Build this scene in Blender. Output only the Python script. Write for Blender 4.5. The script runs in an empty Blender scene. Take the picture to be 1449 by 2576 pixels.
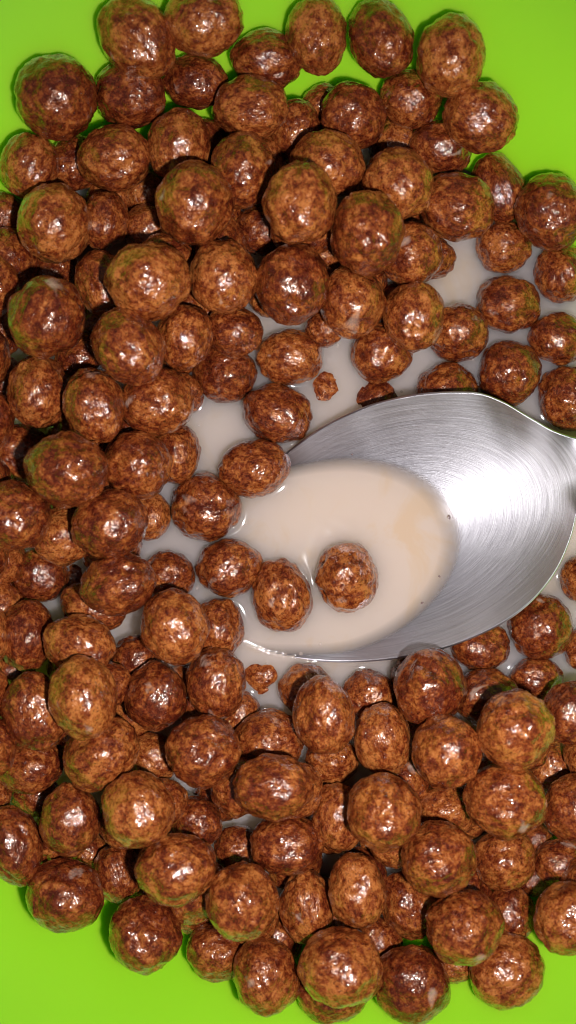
import bpy, bmesh, math, random
import numpy as np
from mathutils import Vector, noise

# ------------------------------------------------------------------ camera, light, exposure
S = bpy.context.scene
COL = S.collection
MM = 0.001
CAM_H = 135.0                                   # mm above the milk

cam_data = bpy.data.cameras.new("camera")
cam = bpy.data.objects.new("camera", cam_data)
COL.objects.link(cam)
cam.location = (0, 0, CAM_H*MM)
cam.rotation_euler = (0, 0, 0)
cam_data.sensor_fit = 'VERTICAL'
cam_data.sensor_height = 36.0
cam_data.lens = 18.0/((1288/14.3)/CAM_H)
cam_data.clip_start = 0.005
cam_data.clip_end = 20
cam_data.dof.use_dof = True
cam_data.dof.focus_distance = (CAM_H-2)*MM
cam_data.dof.aperture_fstop = cam_data.lens/1.5
S.camera = cam

W = bpy.data.worlds.new("World")
S.world = W
W.use_nodes = True
W.node_tree.nodes["Background"].inputs[0].default_value = (1.0, 0.9, 0.95, 1)
W.node_tree.nodes["Background"].inputs[1].default_value = 0.085

ld = bpy.data.lights.new("phone_flash", 'SPOT')
ld.shadow_soft_size = 0.0032
ld.spot_size = math.radians(104)
ld.spot_blend = 0.75
ld.energy = 0.84
ld.color = (1.0, 0.96, 0.95)
flash = bpy.data.objects.new("phone_flash", ld)
COL.objects.link(flash)
flash.location = (0.018, -0.016, CAM_H*MM)
flash.rotation_euler = Vector((0.018, -0.009, CAM_H*MM)).to_track_quat('Z', 'Y').to_euler()

S.view_settings.view_transform = 'Standard'
S.view_settings.look = 'None'
S.view_settings.exposure = 0.0
S.view_settings.gamma = 1.0
S.render.engine = 'CYCLES'
S.cycles.use_denoising = True
S.cycles.filter_width = 1.0
S.cycles.max_bounces = 8
S.cycles.diffuse_bounces = 4
S.cycles.glossy_bounces = 4
S.cycles.sample_clamp_indirect = 4.0
S.cycles.caustics_reflective = False

# ------------------------------------------------------------------ helpers
def tag(o, label=None, cat=None, group=None, kind=None):
    if label: o['label'] = label
    if cat: o['category'] = cat
    if group: o['group'] = group
    if kind: o['kind'] = kind
    return o

def mesh_obj(name, verts, faces, mat, parent=None, smooth=True):
    me = bpy.data.meshes.new(name)
    me.from_pydata(verts, [], faces)
    me.update()
    if smooth:
        me.polygons.foreach_set("use_smooth", [True]*len(me.polygons))
    me.materials.append(mat)
    o = bpy.data.objects.new(name, me)
    COL.objects.link(o)
    if parent: o.parent = parent
    return o

def px3(px, py, z):
    """a point of the place (mm) from where the phone saw it and its height"""
    f = (CAM_H-z)/CAM_H/14.3
    return ((px-724.5)*f, -(py-1288)*f, z)

class NT:
    def __init__(s, name):
        s.m = bpy.data.materials.new(name); s.m.use_nodes = True
        s.t = s.m.node_tree; s.b = s.t.nodes["Principled BSDF"]
    def n(s, typ, **kw):
        nd = s.t.nodes.new(typ)
        for k, v in kw.items():
            if k.startswith('_'): setattr(nd, k[1:], v)
            else: nd.inputs[k.replace('__', ' ')].default_value = v
        return nd
    def l(s, a, b): s.t.links.new(a, b)
    def ramp(s, fac, stops):
        r = s.n('ShaderNodeValToRGB'); e = r.color_ramp.elements
        while len(e) < len(stops): e.new(0.5)
        for k, (p, c) in enumerate(stops):
            e[k].position = p; e[k].color = (*c, 1) if len(c) == 3 else c
        s.l(fac, r.inputs[0]); return r.outputs[0]
    def math(s, op, a, b=None, clamp=False):
        nd = s.n('ShaderNodeMath', _operation=op); nd.use_clamp = clamp
        for k, v in ((0, a), (1, b)):
            if v is None: continue
            if isinstance(v, (int, float)): nd.inputs[k].default_value = v
            else: s.l(v, nd.inputs[k])
        return nd.outputs[0]
    def mix(s, fac, a, b):
        nd = s.n('ShaderNodeMix', _data_type='RGBA')
        for k, v in ((0, fac), (6, a), (7, b)):
            if isinstance(v, (int, float)): nd.inputs[k].default_value = v
            elif isinstance(v, tuple): nd.inputs[k].default_value = (*v, 1)
            else: s.l(v, nd.inputs[k])
        return nd.outputs[2]

# ------------------------------------------------------------------ materials
def cereal_material():
    T = NT("wet_chocolate_cereal"); b = T.b
    tc = T.n('ShaderNodeTexCoord'); oi = T.n('ShaderNodeObjectInfo')
    off = T.n('ShaderNodeVectorMath', _operation='SCALE'); off.inputs[0].default_value = (37, 71, 53)
    T.l(oi.outputs['Random'], off.inputs['Scale'])
    p = T.n('ShaderNodeVectorMath', _operation='ADD')
    T.l(tc.outputs['Object'], p.inputs[0]); T.l(off.outputs[0], p.inputs[1]); P = p.outputs[0]
    def nz(scale, detail, rough, dist=0.0):
        k = T.n('ShaderNodeTexNoise', Scale=scale, Detail=detail, Roughness=rough, Distortion=dist)
        T.l(P, k.inputs['Vector']); return k.outputs['Fac']
    big = nz(2.4, 3, 0.55, 0.5); mid = nz(7.0, 4, 0.65, 0.5); fine = nz(16, 4, 0.65)
    v = T.math('ADD', T.math('MULTIPLY', big, 0.45), T.math('MULTIPLY', mid, 0.55))
    v = T.math('ADD', v, T.math('MULTIPLY', T.math('SUBTRACT', oi.outputs['Random'], 0.5), 0.09))
    col = T.ramp(v, [(0.38, (0.070, 0.009, 0.004)), (0.45, (0.135, 0.021, 0.006)), (0.52, (0.25, 0.056, 0.012)), (0.61, (0.46, 0.148, 0.035))])
    dark = T.ramp(fine, [(0.36, (1, 1, 1)), (0.47, (0, 0, 0))])
    col = T.mix(T.math('MULTIPLY', dark, 0.75), col, (0.035, 0.006, 0.003))
    light = T.ramp(nz(23, 3, 0.6), [(0.60, (0, 0, 0)), (0.72, (1, 1, 1))])
    col = T.mix(T.math('MULTIPLY', light, 0.5), col, (0.48, 0.19, 0.05))
    milk = T.ramp(nz(1.15, 3, 0.5, 0.4), [(0.68, (0, 0, 0)), (0.76, (1, 1, 1))])       # dried milk film, a stain
    col = T.mix(T.math('MULTIPLY', milk, 0.55), col, (0.55, 0.40, 0.32))
    T.l(col, b.inputs['Base Color'])
    T.l(T.ramp(mid, [(0.35, (0.20,)*3), (0.65, (0.38,)*3)]), b.inputs['Roughness'])
    b.inputs['IOR'].default_value = 1.45
    b.inputs['Specular IOR Level'].default_value = 0.6
    b.inputs['Specular Tint'].default_value = (1.0, 0.74, 0.56, 1)
    b.inputs['Coat Weight'].default_value = 1.0
    b.inputs['Coat Roughness'].default_value = 0.04
    b.inputs['Coat IOR'].default_value = 1.42
    b1 = T.n('ShaderNodeBump', Strength=1.0, Distance=0.00018); T.l(nz(5.5, 2, 0.5), b1.inputs['Height'])
    b2 = T.n('ShaderNodeBump', Strength=1.0, Distance=0.00009); T.l(nz(15, 1.5, 0.45), b2.inputs['Height'])
    T.l(b1.outputs[0], b2.inputs['Normal'])
    T.l(b2.outputs[0], b.inputs['Normal']); T.l(b2.outputs[0], b.inputs['Coat Normal'])
    return T.m

def bowl_material():
    T = NT("lime_green_plastic"); b = T.b
    tc = T.n('ShaderNodeTexCoord')
    k = T.n('ShaderNodeTexNoise', Scale=28.0, Detail=3); T.l(tc.outputs['Object'], k.inputs['Vector'])
    T.l(T.ramp(k.outputs['Fac'], [(0.3, (0.345, 0.77, 0.018)), (0.7, (0.37, 0.80, 0.022))]), b.inputs['Base Color'])
    b.inputs['Roughness'].default_value = 0.38
    b.inputs['Specular IOR Level'].default_value = 0.3
    b.inputs['Subsurface Weight'].default_value = 0.8
    b.inputs['Subsurface Radius'].default_value = (0.8, 1.0, 0.4)
    b.inputs['Subsurface Scale'].default_value = 0.004
    bp = T.n('ShaderNodeBump', Strength=0.12, Distance=0.0003)
    k2 = T.n('ShaderNodeTexNoise', Scale=140.0, Detail=2); T.l(tc.outputs['Object'], k2.inputs['Vector'])
    T.l(k2.outputs['Fac'], bp.inputs['Height']); T.l(bp.outputs[0], b.inputs['Normal'])
    return T.m

def milk_material():
    T = NT("chocolate_tinted_milk"); b = T.b
    tc = T.n('ShaderNodeTexCoord')
    k = T.n('ShaderNodeTexNoise', Scale=70.0, Detail=4, Roughness=0.6, Distortion=1.2); T.l(tc.outputs['Object'], k.inputs['Vector'])
    T.l(T.ramp(k.outputs['Fac'], [(0.36, (0.70, 0.560, 0.470)), (0.50, (0.70, 0.560, 0.465)), (0.64, (0.69, 0.515, 0.375))]), b.inputs['Base Color'])
    b.inputs['Roughness'].default_value = 0.06
    b.inputs['IOR'].default_value = 1.35
    b.inputs['Subsurface Weight'].default_value = 1.0
    b.inputs['Subsurface Radius'].default_value = (1.0, 1.0, 0.85)
    b.inputs['Subsurface Scale'].default_value = 0.020
    at = T.n('ShaderNodeAttribute', _attribute_name="depth")        # how many mm of milk lie over the steel: a thin film lets it show
    T.l(T.ramp(T.math("DIVIDE", at.outputs['Fac'], 1.7, True), [(0.0, (0.0,)*3), (0.3, (0.45,)*3), (1.0, (1, 1, 1))]), b.inputs['Alpha'])
    return T.m

def steel_material():
    T = NT("brushed_stainless_steel"); b = T.b
    uv = T.n('ShaderNodeUVMap', _uv_map="brush")
    def nz(sx, sy, detail):
        mp = T.n('ShaderNodeMapping'); mp.inputs['Scale'].default_value = (sx, sy, 1)
        T.l(uv.outputs[0], mp.inputs['Vector'])
        k = T.n('ShaderNodeTexNoise', Scale=1.0, Detail=detail, Roughness=0.7); T.l(mp.outputs[0], k.inputs['Vector'])
        return k.outputs['Fac']
    s1 = nz(0.05, 2.2, 5); s2 = nz(0.11, 7.0, 4)
    b.inputs['Metallic'].default_value = 1.0
    T.l(T.ramp(s1, [(0.3, (0.50, 0.49, 0.54)), (0.7, (0.72, 0.71, 0.76))]), b.inputs['Base Color'])
    T.l(T.ramp(s2, [(0.3, (0.33,)*3), (0.7, (0.46,)*3)]), b.inputs['Roughness'])
    b.inputs['Anisotropic'].default_value = 0.82
    b.inputs['Anisotropic Rotation'].default_value = 0.25
    tg = T.n('ShaderNodeTangent', _direction_type='UV_MAP', _uv_map="brush"); T.l(tg.outputs[0], b.inputs['Tangent'])
    bp = T.n('ShaderNodeBump', Strength=0.35, Distance=0.00008)
    T.l(T.math('ADD', s1, s2), bp.inputs['Height']); T.l(bp.outputs[0], b.inputs['Normal'])
    return T.m

M_CEREAL = cereal_material(); M_BOWL = bowl_material(); M_MILK = milk_material(); M_STEEL = steel_material()

# ------------------------------------------------------------------ bowl
def smooth_profile(pts, n):
    out = []
    P = [pts[0]] + list(pts) + [pts[-1]]
    for i in range(1, len(P)-2):
        for k in range(n):
            t = k/n
            out.append(tuple(0.5*((2*P[i][c]) + (-P[i-1][c]+P[i+1][c])*t + (2*P[i-1][c]-5*P[i][c]+4*P[i+1][c]-P[i+2][c])*t*t
                       + (-P[i-1][c]+3*P[i][c]-3*P[i+1][c]+P[i+2][c])*t**3) for c in (0, 1)))
    out.append(tuple(pts[-1]))
    return out

BOWL_Y = -3.5
INNER = [(0.01, -24), (40, -23.5), (52, -21), (60, -15), (66, -8), (71, 0), (76.5, 8), (84, 18), (93, 30), (103, 44), (107, 50)]
def build_bowl():
    prof = smooth_profile(INNER, 6)
    lip = [(108.6, 51.2), (110.2, 50.4), (110.2, 49.0)]
    outer = [(106, 43.0), (96, 28.8), (87, 16.8), (79.5, 6.8), (74, -1.5), (69, -9.5), (62.5, -17), (54, -23.5), (44, -27.0), (42, -29.5), (38, -29.5), (36, -27), (0.01, -27)]
    prof = prof + lip + outer
    N = 160
    v = []; f = []
    for r, z in prof:
        for k in range(N):
            a = 2*math.pi*k/N
            v.append((r*math.cos(a)*MM, (r*math.sin(a)+BOWL_Y)*MM, z*MM))
    for j in range(len(prof)-1):
        for k in range(N):
            f.append((j*N+k, j*N+(k+1) % N, (j+1)*N+(k+1) % N, (j+1)*N+k))
    o = mesh_obj("cereal_bowl", v, f, M_BOWL)
    tag(o, "lime green plastic bowl holding the milk and all the cereal", "bowl")
build_bowl()

# ------------------------------------------------------------------ spoon
AX = (-889/935, 290/935); PE = (290/935, 889/935)
UP = [(-1730, 0), (-1700, 45), (-1600, 82), (-1300, 84), (-800, 60), (-300, 42), (-150, 44), (-80, 57), (-26, 81), (24, 118), (70, 168), (124, 228), (184, 269), (300, 304), (411, 318), (500, 314), (584, 300), (670, 272), (800, 222), (900, 158), (960, 92), (985, 0)]
LO = [(-1730, 0), (-1700, 45), (-1600, 82), (-1300, 84), (-800, 60), (-300, 42), (-150, 42), (-80, 48), (-26, 62), (25, 90), (63, 146), (121, 211), (201, 265), (296, 298), (405, 311), (509, 308), (600, 294), (707, 265), (800, 228), (880, 184), (945, 116), (985, 0)]
_u = np.array(smooth_profile(UP, 10)); _l = np.array(smooth_profile(LO, 10))
def half_w(t): return np.interp(t, _u[:, 0], _u[:, 1]), np.interp(t, _l[:, 0], _l[:, 1])
def rim_h(t, p):
    u = t-690
    roll = -0.0028 + 0.000070*0.5*(u+np.sqrt(u*u+70.0**2))
    k = np.maximum(0, -t)                                          # the handle arches up over the bowl's lip
    return 14.55-15.0*t/770 + roll*np.clip(p, -320, 320) + np.minimum(k, 800)**2*1.75e-5*(k > 0) - 0.002*np.maximum(0, k-800)
def tp_px(t, p): return (1449+AX[0]*t+PE[0]*p, 1190+AX[1]*t+PE[1]*p)
DEPTH = 9.3
def dish(t, s):
    a = np.where(t < 480, 1-(np.abs(t-480)/515)**2.1, 1-(np.abs(t-480)/505)**2.1)
    return np.clip(a, 0, 1)*(1-np.abs(s)**2.0)
def spoon_z(t, p):
    wu, wl = half_w(t)
    s = np.clip(p/np.maximum(np.where(p < 0, wu, wl), 1e-3), -1, 1)
    return rim_h(t, p)-DEPTH*dish(t, s)
def build_spoon():
    ts = np.concatenate([np.linspace(-1730, -60, 60)[:-1], np.linspace(-60, 880, 150)[:-1], 985-105*np.linspace(1, 0.003, 40)**1.5])
    ss = np.sin(np.linspace(-math.pi/2, math.pi/2, 61))
    nr = None; V = []; UVS = []
    for t in ts:
        wu, wl = half_w(t)
        th = 1.15 if t > -60 else min(2.2, 1.15+0.003*(-60-t))
        ring = []
        top = []
        for s_ in ss:
            p = s_*(wu if s_ < 0 else wl)
            z = float(spoon_z(t, p)); top.append((p, z, float(dish(t, s_))))
        ring += top
        pe, ze, _ = top[-1]
        ring += [(pe+2.6, ze-0.06, 0), (pe+5.0, ze-0.25, 0), (pe+5.8, ze-0.5*th, 0), (pe+4.6, ze-0.8*th, 0)]
        ring += [(p, z-th, d) for p, z, d in reversed(top[::3])]
        ps, zs, _ = top[0]
        ring += [(ps-4.6, zs-0.8*th, 0), (ps-5.8, zs-0.5*th, 0), (ps-5.0, zs-0.25, 0), (ps-2.6, zs-0.06, 0)]
        for p, z, d in ring:
            x, y, zz = px3(*tp_px(t, p), z)
            V.append((x*MM, y*MM, zz*MM))
            UVS.append((math.atan2(p*1.6, 480-t)*24.0, 30*math.hypot((t-480)/505, p/315)) if t > -60 else (t/14.3, p/14.3))
        nr = len(ring)
    root = bpy.data.objects.new("spoon", None); COL.objects.link(root)
    root.location = Vector(px3(*tp_px(480, 0), -5.0))*MM
    cut = int(np.sum(ts < -45))
    def piece(name, j0, j1):
        vs = [tuple(Vector(q)-root.location) for q in V[j0*nr:j1*nr]]
        fs = []
        for j in range(j1-j0-1):
            for k in range(nr):
                fs.append((j*nr+k, (j+1)*nr+k, (j+1)*nr+(k+1) % nr, j*nr+(k+1) % nr))
        fs.append(tuple(range(nr))); fs.append(tuple((j1-j0-1)*nr+k for k in reversed(range(nr))))
        o = mesh_obj(name, vs, fs, M_STEEL, root)
        ul = o.data.uv_layers.new(name="brush")
        for poly in o.data.polygons:
            us = [UVS[j0*nr+o.data.loops[li].vertex_index] for li in poly.loop_indices]
            wrap = max(u for u, _ in us)-min(u for u, _ in us) > 75
            for li, (a, b) in zip(poly.loop_indices, us):
                ul.data[li].uv = (a+48*math.pi if wrap and a < 0 else a, b)
        return o
    piece("spoon_bowl", cut-1, len(ts)); piece("handle", 0, cut)
    tag(root, "brushed stainless steel spoon dipping its tip into the milk", "spoon")
build_spoon()

# ------------------------------------------------------------------ cereal balls:  x, y, z, half length, half width (mm), turn (deg)
BALLS = [
 (-22.8,71.67,19.02,5.85,5.19,42.76), (-12.68,73.73,19.84,5.78,4.59,173.34), (-35.67,63.97,16.59,6.07,5.57,151.44), (-25.22,66.49,12.52,5.65,4.6,0.31),
 (-14.92,69.35,11.15,5.08,3.77,1.15), (-5.82,63.93,13.52,5.91,4.4,178.03), (-3.44,71.78,13.02,5.54,4.1,4.38), (-41.43,55.46,11.66,4.99,4.33,117.83),
 (-35.46,58.12,6.92,4.51,4.03,148.61), (-27.79,56.92,11.53,5.82,4.77,167.55), (-17.53,58.63,11.7,5.41,4.9,106.84), (-7.08,54,13.5,5.52,5.02,96.53),
 (-14.33,46.85,18,5.95,5.61,112.49), (-36.85,45.47,13.92,5.9,5.3,119.6), (-30.29,48.04,8.3,4.62,3.94,103.99), (-24.26,54.96,2.88,4.09,3.66,162.73),
 (-23.41,47.82,4.6,4.57,4.18,161.44), (-47.9,49.47,6.47,3.94,3.5,144.13), (-46.83,41.27,8.12,5.65,4.89,111.05), (1.87,46.25,20.1,5.79,5.36,87.96),
 (6.33,54.94,13.5,5.65,4.75,13.58), (10.51,63.71,10.89,5.27,4.73,9.37), (6.03,68.11,6.46,3.66,3.1,3.38), (1.15,63.33,8.05,4.64,4.08,89.19),
 (4.44,73.39,16.73,5.29,4.59,86.36), (14.3,72.88,16.76,5.77,4.5,53.43), (24.81,69.2,18.33,5.53,5.13,79.39), (19.85,67.01,10.37,4.9,4.23,13.66),
 (30.4,61.93,14.35,5.86,4.74,21.6), (25.4,60.36,7.79,5.22,4.19,10.09), (18.39,62.75,3.76,4.75,4.19,12.75), (17.28,51.92,13.5,5.67,5.02,38.53),
 (27.77,50,9,5.98,5.12,19.87), (35.79,55.26,4.28,5.65,4.03,61.33), (43.34,49.54,8.32,6.11,5.29,56.68), (12.03,42.42,18,5.98,5.42,80.69),
 (19.92,42.25,9.12,5.2,4.82,17.87), (24.97,43.58,3.12,3.73,3.37,15.61), (37.55,46.26,0.9,4.71,4.17,20.44), (47.62,41.54,0.9,5.03,4.41,68.59),
 (-4.7,47.86,4.5,4.39,4.02,176.37), (6.16,44.43,3.66,3.4,3.24,7.89), (-10.16,37.13,13.5,5.43,5.28,88.29), (-21.3,35.33,18,6.19,5.62,165.55),
 (-30.19,37.4,9,5.26,4.4,76.14), (-40.86,41.79,2.3,4.41,4.05,146.24), (-36.64,29.7,18,6.09,5.52,110.83), (-24.39,25.21,18,5.95,5.09,51.02),
 (-16.76,28.31,10.8,5.06,4.31,105.45), (-9.07,30.1,6.74,4.61,4.05,14.44), (-11.1,24.36,0.62,5.42,5.07,174.17), (0.66,36.22,12.76,6.1,5.7,89.41),
 (10.47,34.23,9.84,5.66,5.23,82.68), (20.66,32.05,9,5.6,4.76,83.5), (29.29,31.19,2.1,5.28,4.69,10.92), (16.09,27.56,1.99,5.28,4.99,11.42),
 (0.31,27.1,1.2,5.68,4.83,0.07), (6.35,31.38,3.89,3.26,3.05,4.33), (6.6,22.37,-4.32,5.05,4.99,16.44), (15.87,20.01,-3.93,5.18,5.1,38.42),
 (27.88,20.88,0.62,5.35,5.08,16.16), (38.43,24.12,1.2,5.54,5.28,57.89), (47.27,30.22,0.9,5.24,4.27,20.46), (48.87,20.01,0.9,5.53,4.97,77.48),
 (38.38,36.19,0.9,5.48,4.68,12.31), (-1.84,17.05,1.2,5.89,4.96,9.34), (-5.8,7.48,2.51,6.04,4.8,174.74), (-14.24,0.76,1.2,5.93,5.82,179.16),
 (-10.29,-9.7,1.2,5.52,4.92,166.03), (-1.21,-14.55,1.2,6.41,5.13,79.66), (10.15,-11.29,2.1,5.9,5.29,91.52), (-21.64,18.01,9,5.89,5.47,14.65),
 (-30.68,16.68,13.5,5.95,4.63,79.16), (-40.6,19.63,9.9,5.89,4.66,91.01), (-35.46,26.57,4.5,3.99,3.79,146.55), (-33.67,6.42,18,6.08,5.45,3.02),
 (-24.59,7.52,9.93,5.49,5.42,153.92), (-19.49,10.14,2.73,5.06,4.34,91.9), (-45.91,10,4.55,5.46,5.05,171.52), (-49.33,22.49,2.64,4.62,4.38,141.94),
 (-49.2,30.89,4.79,4.67,4.15,109), (-42.45,-0.62,16.14,5.25,5.23,13.26), (-28.12,-2.01,13.68,5.84,5.21,162.76), (-37.44,-4.08,8.1,4.76,4.72,32.72),
 (-23.88,-0.62,1.2,4.16,3.28,89.91), (-42.87,-10.95,2.05,4.64,4.51,26.29), (-27.08,-11.43,12.42,5.82,4.82,166.05), (-20.76,-11.02,1.2,4.53,4.28,5.84),
 (-32.89,-16.02,4.5,5.63,4.4,13.88), (-38.03,-11.17,-2.35,3.2,3.09,73.63), (-48.7,-8.26,4.34,3.93,3.82,69.53), (-49.44,-15.95,5.06,4.83,4.29,80.33),
 (-43.32,-20.59,7.63,5.71,4.42,93.49), (-33.53,-21.35,11.58,5.78,4.67,21.08), (-18.17,-18.33,11.7,5.99,5.28,66.58), (-12.36,-20.1,2.1,5.18,4.66,86.6),
 (-25.77,-25.26,3.91,4.17,3.98,22.83), (-47.05,-27.23,4.22,3.84,3.61,45.3), (-31.21,-28.27,18.12,6.1,4.88,73.52), (-40.06,-31.59,13.5,6.24,4.72,69.41),
 (-21.53,-30.01,9.59,5.31,4.89,89.54), (-11.87,-28.27,8.1,5.79,4.71,87.42), (-4.64,-29.45,-4,4.89,4.66,3.62), (-8.63,-34.79,1.2,3.81,3.5,4.95),
 (-29.67,-38.2,13.5,6.02,5.15,138.07), (-42.39,-41.58,9,5.29,4.32,13.42), (-22.95,-41.71,4.5,4.37,3.99,15.79), (-13.44,-37.76,13.5,5.78,5.3,10.03),
 (-3.1,-38.24,6.4,5.73,4.87,1.1), (5.74,-32.46,12.6,6.02,4.75,85.68), (3,-30.63,1.8,4.55,4.31,177.58), (13.83,-32.01,1.8,4.68,4.3,172.49),
 (22.85,-28.5,10.23,6.05,5.56,90.86), (33.59,-23.41,0.9,4.88,4.24,172.2), (44.05,-20.03,1.2,5.58,5.34,127.18), (51.79,-11.6,0.9,4.18,4.02,113.29),
 (43.17,-29.11,0.9,4.55,3.8,170.41), (51.92,-24.1,0.9,3.77,3.53,121.12), (33.83,-31.57,4.5,5.37,4.77,177.84), (34.52,-33.27,18,5.85,5.4,149.62),
 (46.03,-32.3,12,5.27,4.87,133.23), (24.47,-37.15,15.87,5.57,5.22,100.69), (15.57,-37.33,9,5.64,4.75,83.21), (7.52,-42.45,3.66,4.35,3.9,175.82),
 (-2.33,-41.94,18,6,4.59,0.66), (-11.71,-49.55,1.59,4.55,3.91,5.2), (14.58,-45.64,18,5.57,5.43,103.02), (8.2,-50.09,8.92,5.38,4.3,92.82),
 (26.33,-49.1,8.1,4.89,4.29,164.8), (33.18,-43.94,18,5.78,5.29,166.95), (45.32,-46.61,13.9,5.21,4.64,129.81), (46.29,-43.65,2.72,4.96,4.14,164.17),
 (-34.46,-48.59,13.5,5.29,4.53,85.27), (-22.88,-45.27,18,5.64,5.15,52.92), (-43.52,-52.8,13.5,6.04,4.17,69.95), (-49.24,-46.47,9,3.7,3.27,33.94),
 (-42.89,-47.79,4.5,4.01,3.6,32.72), (-15.17,-51.55,7.41,4.29,3.88,11.59), (-17.06,-54.36,18,5.94,5.06,177.74), (-35.21,-60.55,13.5,5.97,5.04,20.62),
 (-28.43,-60.47,6.3,4.64,4,72.76), (-22.5,-66.84,13.5,5.74,5.11,44.48), (-16.53,-68.07,4.5,3.71,3.14,9.2), (-6.88,-59.39,18,5.53,5.22,39.43),
 (-11.6,-72.2,8.86,5.09,4.13,5.68), (-3.49,-73.24,13.64,5.42,5.04,52.2), (-8.42,-57.26,4.5,4.05,3.62,5.91), (-0.23,-53.82,10.88,5.79,4.52,0.08),
 (3.1,-64.75,9,5.58,4.31,84.04), (10.86,-59.79,13.5,5.47,4.46,87.66), (20.09,-65.34,7.2,5.32,4.5,68), (22.82,-52.73,18,5.61,4.97,162.23),
 (35.47,-56.91,9,5.06,4.46,153.39), (45.31,-58.26,7.78,4.49,3.68,160.15), (42.85,-61.26,19.05,5.7,4.78,151.57), (36.7,-65.94,8.59,4.16,3.88,89.86),
 (26.88,-63.27,18,5.78,4.86,163.31), (33.99,-71.53,15.13,5.87,4.88,158.42), (26.86,-73.18,10.2,3.54,2.91,165.19), (8.21,-69.33,18,6.3,5.18,175.27),
 (7.07,-76.9,11.49,5.63,4.52,176.43), (19.43,-74.29,14.18,5.76,5.37,159.91), (15.03,-71.8,6.3,4.13,3.41,172.21), (42.17,-56.66,2.74,3.39,2.97,152.03),
 (41.35,-61.95,5.3,3.06,2.63,154.13), (-47.43,35.47,14.43,5.23,4.6,113.36), (-50.45,24.95,10.85,5.75,5.06,105.88), (-49.35,14.62,11.18,5.44,4.79,98.98),
 (-49.33,4.94,12.84,5.38,4.73,93.04), (-50.08,-7.15,11.76,5.42,4.76,85.63), (-49.83,-19.94,11.59,5.41,4.75,77.64), (-49.21,-28.35,13.9,5.28,4.63,71.84),
 (-46.69,-36.16,17.1,5.11,4.49,65.64), (50.54,-39.89,9.18,5.45,4.77,115.12), (48.39,-59.55,12.96,5.21,4.49,129.28)
]
FILL = [
 (35.24,-44.94,6.12,4.99,4.56,125.65), (-34.11,6.74,7.79,5.23,4.78,13.9), (-27.16,-51.19,5.32,5.44,4.98,73.67), (38.32,-37.74,8.97,4.64,4.25,37.94),
 (-11.61,44.24,7.24,4.91,4.49,96.65), (-12.1,52.67,5.24,4.79,4.38,101.7), (1.01,-45.24,10.06,4.71,4.3,175.18), (-14.79,-61.22,10.51,5.13,4.69,115.3),
 (18.84,-45.1,6.23,4.72,4.32,141.57), (-20.08,41.36,8.88,4.67,4.27,158.4), (12.16,-62.16,5.15,4.98,4.56,84.71), (-35.57,-35.2,5.32,4.9,4.48,77.33),
 (14.33,53.66,5.01,4.69,4.29,14.41), (-5.11,58.46,5.34,5.16,4.72,66.1), (28.96,-63.42,5.19,5.36,4.9,141.04), (-38.64,-54.44,6.24,5.02,4.59,117.01),
 (-5.89,-66.17,8.5,4.65,4.25,51.05), (2.42,45.94,10.62,4.99,4.56,9.33), (-8.29,-44.55,9.83,4.62,4.23,79.94), (-2.28,38.27,3.74,4.91,4.48,111.34),
 (-37.53,49.95,2.32,4.76,4.35,121.61), (-27.07,15.38,1.33,5.33,4.87,159.76), (-30.38,-6.13,2.87,5.35,4.89,111.23), (-16.33,34.51,3.19,4.84,4.42,105.46),
 (0.92,-60.8,1.52,4.88,4.46,162.98), (7.44,-68.92,2.02,5.06,4.62,90.03), (22.17,54.78,0.97,4.71,4.3,26.84), (-37.02,13.41,0.61,5.41,4.95,55.38),
 (12.1,40.27,0.99,5.31,4.85,94.21), (-35.97,-26.86,2.44,5.38,4.92,48.99), (-17.49,-31.43,1.72,4.98,4.55,61.91), (15.67,-55.12,1.16,4.67,4.27,20.46),
 (-14.54,62.76,3.02,4.7,4.3,166.61), (48,-50.74,6.22,4.68,4.28,90.91), (-2.51,-72.22,4.4,4.72,4.32,6.04), (31.11,-51.83,0.62,5.41,4.95,126.7),
 (22.29,-29.76,0.97,4.75,4.35,62.3), (-27.01,-34.34,0.76,5.36,4.9,121.24), (-30.86,53.54,3.1,3.8,3.47,80.87), (16.71,-53.19,10.95,3.88,3.55,78.32),
 (-18.23,20.55,1.78,3.69,3.37,18.08), (-34.58,-59.51,1.58,3.88,3.55,56.96), (-23.32,-65.54,1.96,3.92,3.58,141.44), (-8.64,66.86,6.3,3.99,3.65,25.54),
 (21.15,-37.68,0.61,4.13,3.78,175.64), (-39.02,-40.34,0.52,3.9,3.56,119.66), (6.91,-54.89,2.57,3.74,3.42,98.86), (-38.9,1.4,0.64,3.75,3.42,95.04),
 (-24.01,-58.83,0.67,3.86,3.53,92.33), (-29.35,-28.16,10.04,3.81,3.49,172.11), (-32.84,33.16,1.31,4.36,3.99,173.97), (-20.31,-47.48,10.17,4.01,3.67,161.29),
 (-18.98,27.82,0.79,3.89,3.55,85.12), (19.13,36.22,0.59,3.84,3.51,166.77), (5.31,38.09,4.37,3.81,3.48,83.63)
]

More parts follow.
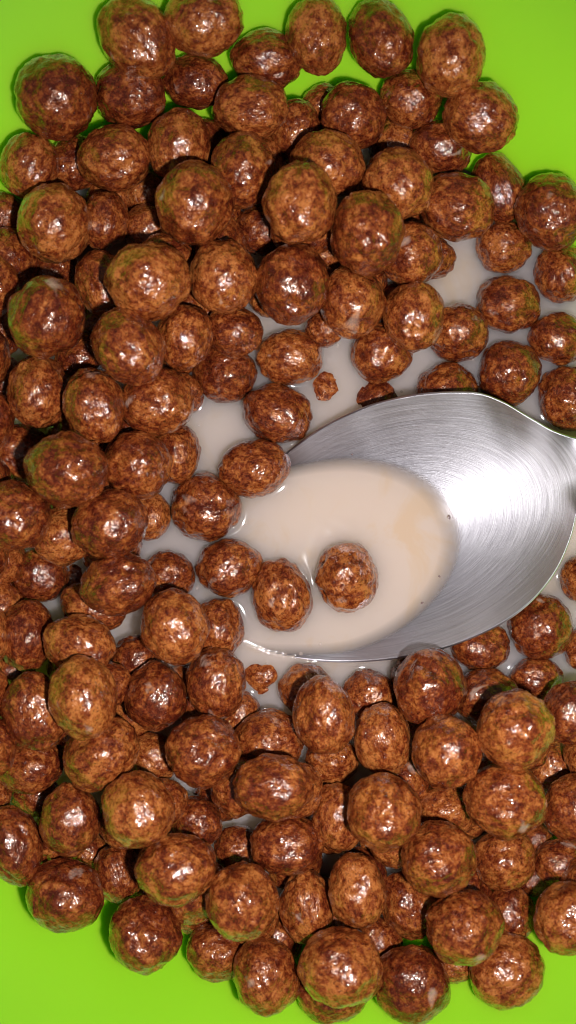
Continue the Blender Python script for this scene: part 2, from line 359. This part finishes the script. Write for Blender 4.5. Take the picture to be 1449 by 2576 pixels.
# ------------------------------------------------------------------ milk: one body with a meniscus, and a hollow under every ball that sits in it
def build_milk():
    st = 0.3
    xs = np.arange(-75, 75.01, st); ys = np.arange(-78, 71.01, st)
    X, Y = np.meshgrid(xs, ys)
    rise = np.zeros_like(X); well = np.zeros(X.shape, bool)
    for (x, y, z, a, b, ang) in BALLS+FILL:
        c = b
        if abs(z) >= c: continue
        k = math.sqrt(1-(z/c)**2)
        t = math.radians(-ang); ca, sa = math.cos(t), math.sin(t)
        dx, dy = X-x, Y-y
        u = (dx*ca+dy*sa)/(a*k); w = (-dx*sa+dy*ca)/(b*k)
        rr = np.sqrt(u*u+w*w)
        d = (rr-1)*math.sqrt(a*b)*k
        amp = 0.42 if z > -0.5 else 0.1
        rise += (amp*np.exp(-np.maximum(d, 0)/0.7))**2
        if z > -1: well |= d < -0.35
    # the milk creeps up the steel a little, inside the spoon and along its sunken rim
    PX, PY = 724.5+X*14.3-1449, 1288-Y*14.3-1190
    tt = PX*AX[0]+PY*AX[1]; pp = PX*PE[0]+PY*PE[1]
    wu, wl = half_w(tt); ww = np.where(pp < 0, wu, wl)
    sz = spoon_z(tt, pp); inside = (np.abs(pp) < ww) & (tt < 985) & (tt > 0)
    d_in = np.where(inside, np.maximum(-sz, 0)/0.45, 9)
    d_out = np.where(inside, 9, np.maximum(np.abs(pp)-ww, 0)/14.3)
    near_rim = (rim_h(tt, np.sign(pp)*ww) < 2.2) & (tt < 930)
    rise += np.where(inside & (sz < 0.4), (0.05*np.exp(-d_in/0.6))**2, 0)
    rise += np.where(near_rim & ~inside, (0.3*np.exp(-d_out/0.7))**2, 0)
    H = np.minimum(np.sqrt(rise), 1.1)
    H += 0.02*np.sin(X*0.35+0.6*np.sin(Y*0.3))*np.cos(Y*0.31)+0.006*np.sin(X*1.9+Y*0.7)*np.sin(Y*1.6-X*0.5)
    H = np.where(well, -4.5, H)
    R = np.sqrt(X*X+(Y-BOWL_Y)**2)
    keep = R < 72.0
    ny, nx = X.shape
    idx = -np.ones(X.shape, int); idx[keep] = np.arange(keep.sum())
    v = np.stack([X[keep], Y[keep], H[keep]], 1)*MM
    q = keep[:-1, :-1] & keep[1:, :-1] & keep[:-1, 1:] & keep[1:, 1:]
    jj, ii = np.nonzero(q)
    faces = np.stack([idx[jj, ii], idx[jj, ii+1], idx[jj+1, ii+1], idx[jj+1, ii]], 1)
    # close it underneath: skirt down to the bowl's floor
    from collections import Counter
    e = np.concatenate([faces[:, [0, 1]], faces[:, [1, 2]], faces[:, [2, 3]], faces[:, [3, 0]]])
    key = np.sort(e, 1); kk = key[:, 0].astype(np.int64)*(len(v)+1)+key[:, 1]
    uq, inv, cnt = np.unique(kk, return_inverse=True, return_counts=True)
    be = e[cnt[inv] == 1]
    bv = np.unique(be); mp = {int(a): len(v)+i for i, a in enumerate(bv)}
    low = v[bv].copy(); by = BOWL_Y*MM; rr = np.hypot(low[:, 0], low[:, 1]-by); low[:, 0] *= 0.052/rr; low[:, 1] = by+(low[:, 1]-by)*0.052/rr; low[:, 2] = -0.0195
    cidx = len(v)+len(bv)
    vv = np.concatenate([v, low, [[0, 0, -0.0195]]])
    me = bpy.data.meshes.new("milk")
    fl = faces.tolist()
    for a, b in be.tolist():
        fl.append([b, a, mp[a], mp[b]]); fl.append([mp[b], mp[a], cidx])
    me.from_pydata(vv.tolist(), [], fl); me.update()
    me.polygons.foreach_set("use_smooth", [True]*len(me.polygons))
    me.materials.append(M_MILK)
    dep = np.full(len(vv), 5.0, np.float32); dep[:len(v)] = np.where(inside, np.clip(-sz, 0, 5), 5.0)[keep]
    me.attributes.new("depth", 'FLOAT', 'POINT').data.foreach_set("value", dep)
    o = bpy.data.objects.new("milk", me); COL.objects.link(o)
    tag(o, "beige milk lying between the cereal and inside the dipped spoon", "milk", kind="stuff")
build_milk()

# ------------------------------------------------------------------ crumbs and foam
T = NT("crumb"); T.b.inputs['Base Color'].default_value = (0.22, 0.15, 0.14, 1); T.b.inputs['Roughness'].default_value = 0.4
M_CRUMB = T.m
def crumb(px, py, size, label):
    t = (px-1449)*AX[0]+(py-1190)*AX[1]; p = (px-1449)*PE[0]+(py-1190)*PE[1]
    z = max(float(spoon_z(t, p)), 0.0)
    # the height changes where the point falls: settle on it
    x, y, z = px3(px, py, z)
    rn = random.Random(px)
    bm = bmesh.new(); bmesh.ops.create_icosphere(bm, subdivisions=2, radius=1.0)
    for w in bm.verts: w.co *= 1+0.5*noise.noise(w.co*1.7+Vector((px, py, 0)))
    me = bpy.data.meshes.new("cereal_crumb"); bm.to_mesh(me); bm.free(); me.materials.append(M_CRUMB)
    o = bpy.data.objects.new("cereal_crumb", me); COL.objects.link(o)
    o.location = (x*MM, y*MM, (z+size*0.2)*MM); o.scale = (size*MM, size*0.7*MM, size*0.5*MM); o.rotation_euler = (0, 0, rn.random()*3)
    tag(o, label, "crumb", "crumbs in the spoon")
crumb(1130, 1302, 0.36, "dark cereal crumb at the milk's right edge in the spoon, by the bright glare")
crumb(1105, 1450, 0.24, "tiny dark crumb at the lower right edge of the spoon's milk, the upper one")
crumb(1062, 1517, 0.26, "tiny dark crumb on the spoon just below its milk, the lowest crumb")
crumb(886, 1143, 0.2, "tiny dark crumb at the upper edge of the spoon's milk")
T = NT("milk_bubble_film"); T.b.inputs['Base Color'].default_value = (0.7, 0.6, 0.55, 1); T.b.inputs['Roughness'].default_value = 0.05
T.b.inputs['Alpha'].default_value = 0.25
def foam(spots):
    bm = bmesh.new()
    for px, py, r_ in spots:
        x, y, z = px3(px, py, 0.1)
        ret = bmesh.ops.create_icosphere(bm, subdivisions=3, radius=r_*0.65*MM)
        for w in ret['verts']: w.co = Vector((w.co.x+x*MM, w.co.y+y*MM, w.co.z*0.8+z*MM))
    me = bpy.data.meshes.new("milk_foam"); bm.to_mesh(me); bm.free()
    me.polygons.foreach_set("use_smooth", [True]*len(me.polygons)); me.materials.append(T.m)
    o = bpy.data.objects.new("milk_foam", me); COL.objects.link(o)
    tag(o, "tiny clear bubbles on the milk by the spoon's lower rim and in the gaps", "foam", kind="stuff")
foam([(718, 1646, .5), (757, 1644, .6), (806, 1620, .5), (430, 1292, .6), (640, 1700, .5), (672, 1668, .4), (655, 1722, .45),
      (800, 1000, .4), (842, 950, .4), (1010, 985, .4), (500, 1070, .35), (640, 940, .4), (850, 868, .5), (495, 1480, .4), (1272, 890, .4), (1190, 905, .35), (1130, 905, .35), (1300, 1025, .35)])

# ------------------------------------------------------------------ cereal
def ball_mesh(seed, notch=False):
    rnd = random.Random(seed)
    bm = bmesh.new(); bmesh.ops.create_icosphere(bm, subdivisions=6 if False else 5, radius=1.0)
    o1 = Vector([rnd.uniform(-50, 50) for _ in range(3)]); o2 = Vector([rnd.uniform(-50, 50) for _ in range(3)])
    ax = Vector([rnd.gauss(0, 1) for _ in range(3)]).normalized()
    seam = rnd.random() < 0.6; c0 = rnd.uniform(-0.35, 0.35); strat = rnd.random() < 0.5
    pits = [(Vector([rnd.gauss(0, 1) for _ in range(3)]).normalized(), rnd.uniform(0.14, 0.36), rnd.uniform(0.03, 0.09)) for _ in range(7)]
    if notch: pits += [(Vector((-0.80, -0.50, 0.25)).normalized(), 0.34, 0.20), (Vector((-0.82, 0.45, 0.3)).normalized(), 0.30, 0.13), (Vector((-0.1, 0.1, 1)).normalized(), 0.3, 0.07)]; seam = True; ax = Vector((0.75, -0.5, 0.4)).normalized(); c0 = 0.45
    for w in bm.verts:
        p = w.co.normalized()
        d = 0.085*noise.noise(p*1.3+o1)+0.055*noise.noise(p*2.9+o2)
        d += 0.030*noise.noise(p*5.5+o1)+0.011*noise.noise(p*14+o2)+0.002*noise.noise(p*28+o1)
        h = p.dot(ax)+0.07*noise.noise(p*2.2+o1)
        m = max(0.0, min(1.0, 0.5+1.6*noise.noise(p*1.6+o2)))
        if seam: d += m*(-0.045*math.exp(-((h-c0)/0.035)**2)+0.02*math.exp(-((h-c0-0.09)/0.05)**2))
        if strat: d += 0.009*m*math.sin(h*46)
        for c, r, dp in pits:
            q = (p-c).length/r
            if q < 1: d -= dp*(1-q*q)**2
        w.co = p*(1+d)
    me = bpy.data.meshes.new("cereal_ball"); bm.to_mesh(me); bm.free()
    me.polygons.foreach_set("use_smooth", [True]*len(me.polygons))
    me.materials.append(M_CEREAL)
    return me
M_NOTCH = ball_mesh(77, True)
NV = 16
VAR = [ball_mesh(100+k) for k in range(NV)]
GROUP = "chocolate cereal balls in the bowl"
rnd = random.Random(5)
SPECIAL = {
 19: "pale orange-brown cereal ball crowning the heap straight above the spoon's tip",
 58: "cereal ball almost sunk in the open milk above the spoon, only its top showing",
 59: "sunken cereal ball peeking out of the milk just behind the spoon's upper rim",
 60: "floating cereal ball cut off by the highest point of the spoon's upper rim",
 61: "round cereal ball floating behind the spoon's upper rim, right of its highest point",
 63: "cereal ball floating beside the spoon's neck at the right edge",
 64: "lone cereal ball ringed by milk, floating well above the spoon's neck",
 65: "cereal ball floating just above the one that touches the spoon's sunken upper rim",
 66: "oval cereal ball resting against the spoon's upper rim where it sinks into milk",
 67: "round cereal ball floating by the spoon's tip, nearest the left heap",
 68: "oval cereal ball floating in the mouth of the spoon, left of its neighbour",
 69: "upright oval cereal ball floating over the spoon's submerged tip",
 70: "single notched cereal ball floating in the milk inside the spoon",
 102: "cereal ball sunk in milk below the spoon's tip, only a small cap showing",
 112: "large cereal ball pressed against the underside of the spoon's lower rim",
 113: "cereal ball half hidden under the spoon's lower rim, floating in milk",
 114: "round cereal ball floating in milk to the lower right of the spoon",
 56: "oval cereal ball floating at the top of the open milk pool above the spoon",
 50: "milk-wetted cereal ball at the upper left corner of the open milk pool",
}
ROWS = ["by the top edge", "below the top row", "well above the spoon", "above the spoon", "level with the spoon's upper half",
        "level with the spoon's lower half", "below the spoon", "well below the spoon", "above the bottom row", "by the bottom edge"]
COLS = ["far left", "left", "centre left", "centre", "centre right", "right", "far right"]
info = []
for i, (x, y, z, a, b, ang) in enumerate(BALLS+FILL):
    f = CAM_H/(CAM_H-z)
    px = min(0.999, max(0, 0.5+x*f*14.3/1449)); py = min(0.999, max(0, 0.5-y*f*14.3/2576))
    t = ang % 180
    if a/b < 1.14: shape = "round"
    elif 55 < t < 125: shape = "upright oval"
    elif t < 30 or t > 150: shape = "sideways oval"
    else: shape = "slanted oval"
    lay = "on top of the heap" if z > 15.5 else "in the heap" if z > 7.5 else "low between others" if z > 2.4 else "in the milk"
    if i >= len(BALLS): lay = "deep in a gap"
    info.append((px, py, shape, lay, ROWS[int(py*10)], COLS[int(px*7)], math.sqrt(a*b)))
from collections import defaultdict
cells = defaultdict(list)
for i, q in enumerate(info):
    if i not in SPECIAL: cells[q[2:6]].append(i)
LABEL = dict(SPECIAL)
for key, ids in cells.items():
    shape, lay, row, col = key
    base = "%s cereal ball %s, %s, %s" % (shape, lay, col, row)
    if len(ids) == 1: LABEL[ids[0]] = base; continue
    spread = [max(info[i][k] for i in ids)-min(info[i][k] for i in ids) for k in (0, 1)]
    ax = 0 if spread[0]*1449 > spread[1]*2576 else 1
    ids = sorted(ids, key=lambda i: info[i][ax])
    two = (["left one", "right one"], ["upper one", "lower one"])[ax]
    many = (["leftmost", "middle", "rightmost"], ["uppermost", "middle", "lowest"])[ax]
    for k, i in enumerate(ids):
        if len(ids) == 2: w = two[k]
        elif len(ids) == 3: w = many[k]
        else: w = many[0] if k == 0 else many[2] if k == len(ids)-1 else ["second", "third", "fourth", "fifth"][k-1]+(" from left", " from top")[ax]
        LABEL[i] = base+", "+w
        if len(LABEL[i].split()) > 16: LABEL[i] = LABEL[i].replace(" cereal", "")
for i, (x, y, z, a, b, ang) in enumerate(BALLS+FILL):
    o = bpy.data.objects.new("cereal_ball", M_NOTCH if i == 70 else VAR[(i*7) % NV]); COL.objects.link(o)
    o.location = (x*MM, y*MM, z*MM)
    perm = rnd.randrange(4); t = math.radians(-ang)
    g = 1.03
    if perm % 2 == 0: o.rotation_euler = (math.pi*(perm//2), 0, t)
    else: o.rotation_euler = (math.pi/2, 0, t+math.pi*(perm//2))
    o.scale = (a*g*MM, b*g*MM, b*g*MM)
    if i == 70: o.rotation_euler = (0, 0, 0); o.scale = (b*g*MM, a*g*MM, b*g*MM)
    tag(o, LABEL[i], "cereal ball", GROUP)
